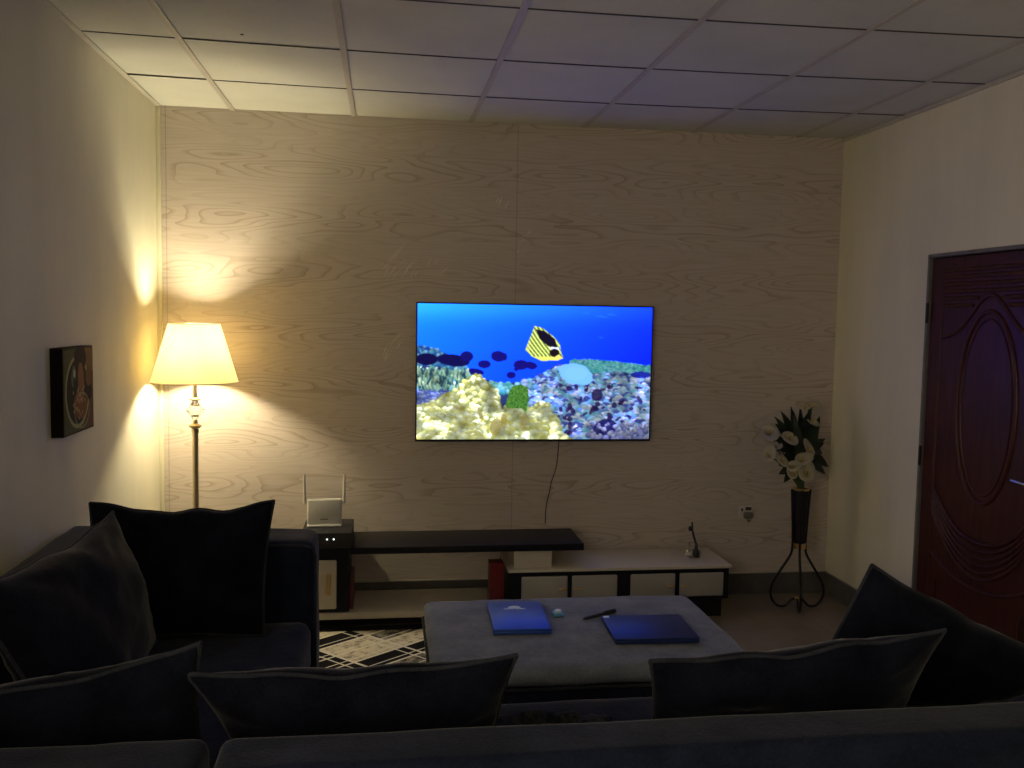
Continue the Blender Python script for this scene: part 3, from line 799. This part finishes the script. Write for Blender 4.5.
LV = [(770, 410), (764, 430), (778, 425), (786, 472), (824, 462), (822, 410), (790, 398), (808, 440), (782, 455), (778, 405), (792, 408), (772, 420), (818, 415), (830, 436), (828, 442), (832, 470), (830, 478), (816, 484), (766, 446), (775, 476), (782, 486), (800, 400), (825, 455), (788, 420), (806, 430), (797, 445), (786, 450), (822, 425), (806, 418), (780, 440), (818, 468), (796, 425), (776, 468), (815, 400)]
for k, (u, v) in enumerate(LV):
    tip = pix(u, v, random.uniform(-.38, -.18)); c2 = cen + Vector((random.uniform(-.03, .03), random.uniform(-.03, .04), random.uniform(-.06, .04)))
    tip = c2 + (tip - c2) * .86
    if (tip - c2).length < .06: tip = c2 + Vector((random.uniform(-.07, .07), -.05, .07))
    obj('leaf', leafbm(c2, tip, .036, .02), M['leaf_pale' if k % 3 == 1 else 'leaf'], bq)

# ------------------------------------------------------------------ rug
bm = bmesh.new(); box(bm, .84, 2.42, -2.46, -.395, .0005, .011, bev=.003, seg=1)
tag(obj('rug', bm, M['rug']), 'cream and black rug with slanting geometric lines on the floor under the ottoman', 'rug')

# ------------------------------------------------------------------ ottoman
def soft_box(x0, x1, y0, y1, z0, z1, r, bulge, n=26, wr=.003, seed=0):
    """closed cushion-like block: rounded edges, domed top"""
    b = bmesh.new(); bmesh.ops.create_cube(b, size=2)
    bmesh.ops.subdivide_edges(b, edges=list(b.edges), cuts=n, use_grid_fill=True)
    cx_, cy_, cz_ = (x0 + x1) / 2, (y0 + y1) / 2, (z0 + z1) / 2; hx, hy, hz = (x1 - x0) / 2, (y1 - y0) / 2, (z1 - z0) / 2
    for v in b.verts:
        # denser spacing near the edges
        f = lambda t: math.sin(t * PI / 2) if abs(t) < 1 else t
        p = Vector((f(v.co.x) * hx, f(v.co.y) * hy, f(v.co.z) * hz))
        q = Vector((max(-hx + r, min(hx - r, p.x)), max(-hy + r, min(hy - r, p.y)), max(-hz + r, min(hz - r, p.z))))
        d = p - q
        if d.length > 1e-6: p = q + d.normalized() * r
        ux, uy, uz = p.x / hx, p.y / hy, p.z / hz
        if uz > .3: p.z += bulge * (1 - ux ** 4) * (1 - uy ** 4)
        w_ = hashn(p.x * 5 + seed, p.y * 5, p.z * 5) * wr * 2 + hashn(p.x * 14 + seed, p.y * 14, p.z * 14) * wr
        p += d.normalized() * w_ if d.length > 1e-6 else Vector((0, 0, w_ if uz > 0 else 0))
        v.co = p + Vector((cx_, cy_, cz_))
    return b
OX0, OX1, OY0, OY1, OZ = 1.392, 2.592, -2.095, -1.275, .435
ot = thing('ottoman', 'large grey upholstered ottoman carrying two laptops in the middle of the room', 'ottoman', ((OX0 + OX1) / 2, (OY0 + OY1) / 2, .011))
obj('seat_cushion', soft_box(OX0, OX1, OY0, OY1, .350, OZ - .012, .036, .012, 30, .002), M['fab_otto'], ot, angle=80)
obj('base', soft_box(OX0 + .012, OX1 - .012, OY0 + .012, OY1 - .012, .06, .348, .02, 0, 12, .001), M['fab'], ot, angle=80)  # shaded front painted in: base takes the darker sofa velvet
bm = bmesh.new(); rr_ = .05
def rrect(x0, x1, y0, y1, r, z, n=6):
    P = []
    for cx_, cy_, a0 in ((x1 - r, y1 - r, 0), (x0 + r, y1 - r, PI / 2), (x0 + r, y0 + r, PI), (x1 - r, y0 + r, 1.5 * PI)):
        for k in range(n + 1): a = a0 + PI / 2 * k / n; P.append((cx_ + r * math.cos(a), cy_ + r * math.sin(a), z))
    return P
tube(bm, rrect(OX0 - .002, OX1 + .002, OY0 - .002, OY1 + .002, .045, .352), .006, 8, closed=True)
obj('piping', bm, M['piping'], ot)
for x in (OX0 + .08, OX1 - .08):
    for y in (OY0 + .08, OY1 - .08):
        bm = bmesh.new(); lathe(bm, [(0, .0115), (.022, .0115), (.028, .062), (0, .062)], x, y, 16); obj('foot', bm, M['black_matt'], ot)

# things on the ottoman
TZ = OZ + .003
def ipos(u, v, z):
    cx_, cy_, cz_ = CAM
    d = CB[0] + CB[1] * ((u - 512) / FPX) + CB[2] * ((384 - v) / FPX)
    t = (z - cz_) / d.z
    return Vector((cx_ + d.x * t, cy_ + d.y * t, z))
def slab(bm, corners, z0, z1, bev=.003):
    b = bmesh.new(); lo_ = [b.verts.new((c.x, c.y, z0)) for c in corners]; hi = [b.verts.new((c.x, c.y, z1)) for c in corners]
    b.faces.new(lo_[::-1]); b.faces.new(hi)
    for k in range(4): b.faces.new((lo_[k], lo_[(k + 1) % 4], hi[(k + 1) % 4], hi[k]))
    bmesh.ops.recalc_face_normals(b, faces=b.faces)
    bmesh.ops.bevel(b, geom=list(b.edges), offset=bev, segments=2, profile=.5, affect='EDGES'); merge(bm, b)
def rect_from(a, b, c, d):   # FL, FR, BR, BL -> true rectangle
    ce = (a + b + c + d) / 4; ax = ((b - a) + (c - d)) / 2; L = ax.length; ax.normalize(); ay = Vector((-ax.y, ax.x, 0)); Wd = (((d - a) + (c - b)) / 2).dot(ay)
    return [ce - ax * L / 2 - ay * Wd / 2, ce + ax * L / 2 - ay * Wd / 2, ce + ax * L / 2 + ay * Wd / 2, ce - ax * L / 2 + ay * Wd / 2], ce, ax, ay
for spec in (('laptop', 'closed bright blue laptop with a pale logo at the left of the ottoman', [(491, 630), (549, 629), (542, 601), (489, 602)], 'laptop_blue', True),
             ('laptop', 'closed dark navy laptop lying on the right side of the ottoman', [(613, 639), (698, 638), (681, 614), (603, 616)], 'laptop_navy', False)):
    nm, lb, px_, mt, lg = spec
    cs = [ipos(u, v, TZ + .02) for u, v in px_]
    rc_, ce, ax, ay = rect_from(*cs)
    lp = thing(nm, lb, 'laptop', (ce.x, ce.y, TZ))
    bm = bmesh.new(); slab(bm, rc_, TZ, TZ + .012); obj('base', bm, M['laptop_navy'] if not lg else M['laptop_blue'], lp)
    bm = bmesh.new(); slab(bm, rc_, TZ + .0125, TZ + .021); lid = obj('lid', bm, M[mt], lp)
    if lg:
        bm = bmesh.new(); c = ce + ay * .085 - ax * .005
        def disc(ox, oy, rx, ry, k):
            b = bmesh.new(); lathe(b, [(0, 0), (1, 0), (1, .0004 + k * .0002), (0, .0004 + k * .0002)], 0, 0, 20)
            an = math.atan2(ax.y, ax.x)
            p = c + ax * ox + ay * oy
            merge(bm, b, Matrix.Translation((p.x, p.y, TZ + .021)) @ Matrix.Rotation(an, 4, 'Z') @ Matrix.Diagonal((rx, ry, 1, 1)))
        for k, q in enumerate(((0, .012, .020, .015), (-.013, .005, .013, .010), (.014, .006, .013, .010), (-.02, -.012, .026, .005), (.02, -.012, .026, .005))): disc(*q, k)
        o = obj('logo', bm, M['logo'], lid)
    else:
        bm = bmesh.new(); c = rc_[3] + ax * .018 - ay * .018; box(bm, c.x - .012, c.x + .012, c.y - .010, c.y + .010, TZ + .021, TZ + .0215); obj('sticker', bm, M['logo'], lid)
c = ipos(558, 613, TZ + .01)
cb = thing('usb_receiver', 'tiny pale blue gadget lying between the two laptops', 'gadget', (c.x, c.y, TZ))
bm = bmesh.new(); box(bm, c.x - .022, c.x + .022, c.y - .022, c.y + .022, TZ, TZ + .016, bev=.005); obj('casing', bm, M['cyan'], cb)
bm = bmesh.new(); lathe(bm, [(.015, 0), (.015, .006), (.010, .009), (0, .009)], c.x, c.y, 16, TZ + .016); obj('button', bm, M['logo'], cb)
a, b = ipos(583, 619, TZ + .006), ipos(615, 611, TZ + .006)
pn = thing('pen', 'black pen lying behind the dark navy laptop', 'pen', (a.x, a.y, TZ))
bm = bmesh.new(); tube(bm, [a, a.lerp(b, .06), a.lerp(b, .62)], [.002, .0065, .007], 10); obj('barrel', bm, M['black_matt'], pn)
bm = bmesh.new(); tube(bm, [a.lerp(b, .62), b], [.008, .008], 10); d_ = (b - a).normalized(); tube(bm, [a.lerp(b, .66) + Vector((0, 0, .009)), b + Vector((0, 0, .009))], .0018, 6); obj('cap', bm, M['black_matt'], pn)

# ------------------------------------------------------------------ sofas
SZ = .78
s1 = thing('sofa_section', 'dark velvet corner sofa section along the left wall with a square arm', 'sofa', (.5, -2.4, 0))
obj('back_frame', soft_box(.025, .215, -3.44, -1.50, .06, .835, .03, .0, 22, .002, 3), M['fab'], s1, angle=80)
obj('arm', soft_box(.03, .960, -1.70, -1.425, .06, SZ + .012, .045, .004, 22, .002, 5), M['fab'], s1, angle=80)
obj('rear_frame', soft_box(.05, .868, -3.45, -3.275, .06, SZ + .015, .03, .0, 22, .002, 9), M['fab'], s1, angle=80)
obj('base', soft_box(.05, .945, -3.28, -1.70, .06, .30, .02, 0, 10, .001), M['fab'], s1, angle=80)
obj('seat_cushion', soft_box(.215, .95, -3.27, -1.705, .302, .50, .05, .012, 26, .003, 2), M['fab'], s1, angle=80)
bm = bmesh.new()
tube(bm, [(.962, -1.69, .08), (.962, -1.69, SZ - .04), (.951, -1.695, SZ - .006), (.92, -1.70, SZ + .004), (.24, -1.70, SZ + .004)], .005, 8)
obj('piping', bm, M['piping'], s1)
for x in (.12, .78):
    for y in (-3.36, -1.5):
        bm = bmesh.new(); lathe(bm, [(0, 0), (.02, 0), (.026, .062), (0, .062)], x, y, 14); obj('foot', bm, M['black_matt'], s1)

s2 = thing('sofa', 'dark velvet sofa seen from behind along the bottom, facing the television', 'sofa', (2.2, -2.95, 0))
SX0, SX1 = .893, 3.72
obj('back_frame', soft_box(SX0, SX1, -3.46, -3.295, .06, .800, .028, .0, 30, .002, 13), M['fab'], s2, angle=80)
obj('base', soft_box(SX0 + .06, SX1, -3.29, -2.50, .06, .30, .02, 0, 14, .001), M['fab'], s2, angle=80)
obj('seat_cushion', soft_box(SX0 + .07, 2.13, -3.28, -2.48, .302, .49, .05, .012, 26, .003, 21), M['fab'], s2, angle=80)
obj('seat_cushion', soft_box(2.14, SX1 - .22, -3.28, -2.48, .302, .49, .05, .012, 26, .003, 31), M['fab'], s2, angle=80)
obj('arm', soft_box(SX1 - .21, SX1 + .02, -3.29, -2.47, .06, .64, .04, .004, 18, .002, 8), M['fab'], s2, angle=80)
for x in (1.02, 3.6):
    for y in (-3.38, -2.58):
        bm = bmesh.new(); lathe(bm, [(0, .0), (.02, 0), (.026, .062), (0, .062)], x, y, 14); obj('foot', bm, M['black_matt'], s2)

# cushions
def cushion(label, TL, TR, BR, BL, thick, seed, bow=.05, sag_top=.02, grp=None, n=34):
    TL, TR, BR, BL = map(Vector, (TL, TR, BR, BL))
    ce = (TL + TR + BR + BL) / 4; nor = ((TR - TL).cross(BL - TL)).normalized()
    wdt, hgt = (TR - TL).length, (TL - BL).length
    def mid(u, v):      # u right, v down, both -1..1
        a, b = (u + 1) / 2, (v + 1) / 2
        p = TL * (1 - a) * (1 - b) + TR * a * (1 - b) + BR * a * b + BL * (1 - a) * b
        ex = ((TR - TL) * (1 - b) + (BR - BL) * b); ey = ((BL - TL) * (1 - a) + (BR - TR) * a)
        p -= ex * (bow * u * (1 - v * v) * abs(u) ** 3 * .5) ; p -= ey * (bow * v * (1 - u * u) * abs(v) ** 3 * .5)
        # sagging, wrinkled top seam
        if v < 0: p += ey.normalized() * (sag_top * (1 - u * u) * v * v + .020 * hashn(u * 2.6 + seed, v, seed) * (1 - u ** 4) * v * v)
        return p
    bm = bmesh.new(); G = {}
    us = [math.sin(PI / 2 * (2 * i / n - 1)) for i in range(n + 1)]
    for sgn in (1, -1):
        for i, u in enumerate(us):
            for j, v in enumerate(us):
                edge = i in (0, n) or j in (0, n)
                if edge and sgn == -1: G[i, j, -1] = G[i, j, 1]; continue
                pr = ((1 - abs(u) ** 2.6) * (1 - abs(v) ** 2.6)) ** .55 if not edge else 0
                p = mid(u, v)
                rad = math.hypot(u, v); an = math.atan2(v, u)
                wrk = .10 * hashn(u * 2 + seed, v * 2, sgn * 3 + seed) + .055 * hashn(an * 5 + seed, rad * 1.5, sgn + seed) * min(1, rad) + .03 * hashn(u * 7, v * 7 + seed, sgn)
                G[i, j, sgn] = bm.verts.new(p + nor * sgn * thick / 2 * (pr * (1 + wrk * 2.8)))
    for sgn in (1, -1):
        for i in range(n):
            for j in range(n):
                f = (G[i, j, sgn], G[i + 1, j, sgn], G[i + 1, j + 1, sgn], G[i, j + 1, sgn])
                bm.faces.new(f if sgn > 0 else f[::-1])
    bmesh.ops.recalc_face_normals(bm, faces=bm.faces)
    rim = [mid(u, -1) for u in us[:-1]] + [mid(1, v) for v in us[:-1]] + [mid(u, 1) for u in us[::-1][:-1]] + [mid(-1, v) for v in us[::-1][:-1]]
    low = min(BL.z, BR.z)
    t = thing('cushion', label, 'cushion', (ce.x, ce.y, low), grp)
    obj('cover', bm, M['fab_pillow'], t, angle=180)
    b2 = bmesh.new(); tube(b2, rim, .0055, 8, closed=True); obj('piping', b2, M['piping'], t)
    return t
# B: big square cushion leaning on the arm
P = pix
cushion('square dark cushion leaning upright against the far arm of the left sofa section', P(90, 503, -1.80), P(274, 501, -1.80), (.80, -1.93, .52), (.20, -1.93, .52), .17, 1.3)
# A2: cushion against the left back, near
def pixx(u, v, x):
    cx_, cy_, cz_ = CAM
    d = CB[0] + CB[1] * ((u - 512) / FPX) + CB[2] * ((384 - v) / FPX)
    t = (x - cx_) / d.x
    return Vector((x, cy_ + d.y * t, cz_ + d.z * t))
cushion('dark cushion leaning on the left sofa back with one corner pointing up', (.25, -2.95, 1.015), pixx(113, 512, .31), pixx(156, 640, .475), (.50, -2.92, .53), .17, 4.1)
# rear row
cushion('leftmost cushion of the row seen from behind, standing on the corner seat', P(-85, 706, -3.12), P(200, 643, -3.14), (.80, -2.97, .545), (.22, -2.97, .545), .15, 6.2)
cushion('middle cushion of the row seen from behind, in front of the rug', P(186, 674, -3.13), P(517, 655, -3.13), (1.49, -2.97, .525), (.90, -2.97, .535), .16, 8.8)
cushion('right cushion of the row seen from behind, in front of the ottoman corner', P(650, 661, -3.13), P(945, 630, -3.13), (2.56, -2.97, .525), (1.89, -2.97, .525), .15, 11.7)
cushion('tilted cushion at the far right leaning up before the door', P(872, 565, -2.80), (3.24, -2.86, .66), (3.05, -2.68, .53), P(800, 704, -2.62), .22, 15.2, bow=.005)

# patterned throw lying on the seat
b = bmesh.new(); nx, ny = 44, 20; V = {}
for i in range(nx + 1):
    for j in range(ny + 1):
        x = 1.49 + .38 * i / nx; y = -2.95 + .26 * j / ny
        e = min(i, nx - i, 4) / 4 * min(j, ny - j, 4) / 4
        z = .512 + e * (.045 + .035 * hashn(x * 9, y * 9, 2) + .016 * hashn(x * 26, y * 20, 5)) + .004
        V[i, j] = b.verts.new((x + .01 * hashn(y * 14, 0, 1), y + .012 * hashn(x * 14, 1, 0), z))
for i in range(nx):
    for j in range(ny): b.faces.new((V[i, j], V[i + 1, j], V[i + 1, j + 1], V[i, j + 1]))
bmesh.ops.solidify(b, geom=list(b.faces), thickness=.006)
tag(obj('throw_blanket', b, M['throw_a'], angle=180), 'crumpled patterned cloth lying on the sofa seat between two cushions', 'blanket')

# ------------------------------------------------------------------ camera, world, output look
cd = bpy.data.cameras.new('camera'); cam = bpy.data.objects.new('camera', cd); COL.objects.link(cam)
cd.sensor_fit = 'HORIZONTAL'; cd.sensor_width = 36; cd.lens = 36 * FPX / 1024; cd.clip_start = .05
cam.matrix_world = Matrix(((rt.x, up.x, -fwd.x, CAM[0]), (rt.y, up.y, -fwd.y, CAM[1]), (rt.z, up.z, -fwd.z, CAM[2]), (0, 0, 0, 1)))
sc.camera = cam
wd = bpy.data.worlds.new('world'); sc.world = wd; wd.use_nodes = True
pl = bpy.data.lights.new('fill_window_portal', 'AREA'); pl.shape = 'RECTANGLE'; pl.size = WZ1 - WZ0; pl.size_y = WY1 - WY0; pl.cycles.is_portal = True  # portal for the warm world fill through the added window
po = bpy.data.objects.new('fill_window_portal', pl); COL.objects.link(po); po.location = (-.09, (WY0 + WY1) / 2, (WZ0 + WZ1) / 2); po.rotation_euler = (0, -PI / 2, 0)
wd.node_tree.nodes['Background'].inputs[0].default_value = (4.6, 3.85, 3.0, 1); wd.node_tree.nodes['Background'].inputs[1].default_value = 1
sc.view_settings.view_transform = 'Standard'; sc.view_settings.look = 'None'; sc.view_settings.gamma = 1
sc.view_settings.use_curve_mapping = False; sc.view_settings.exposure = .38
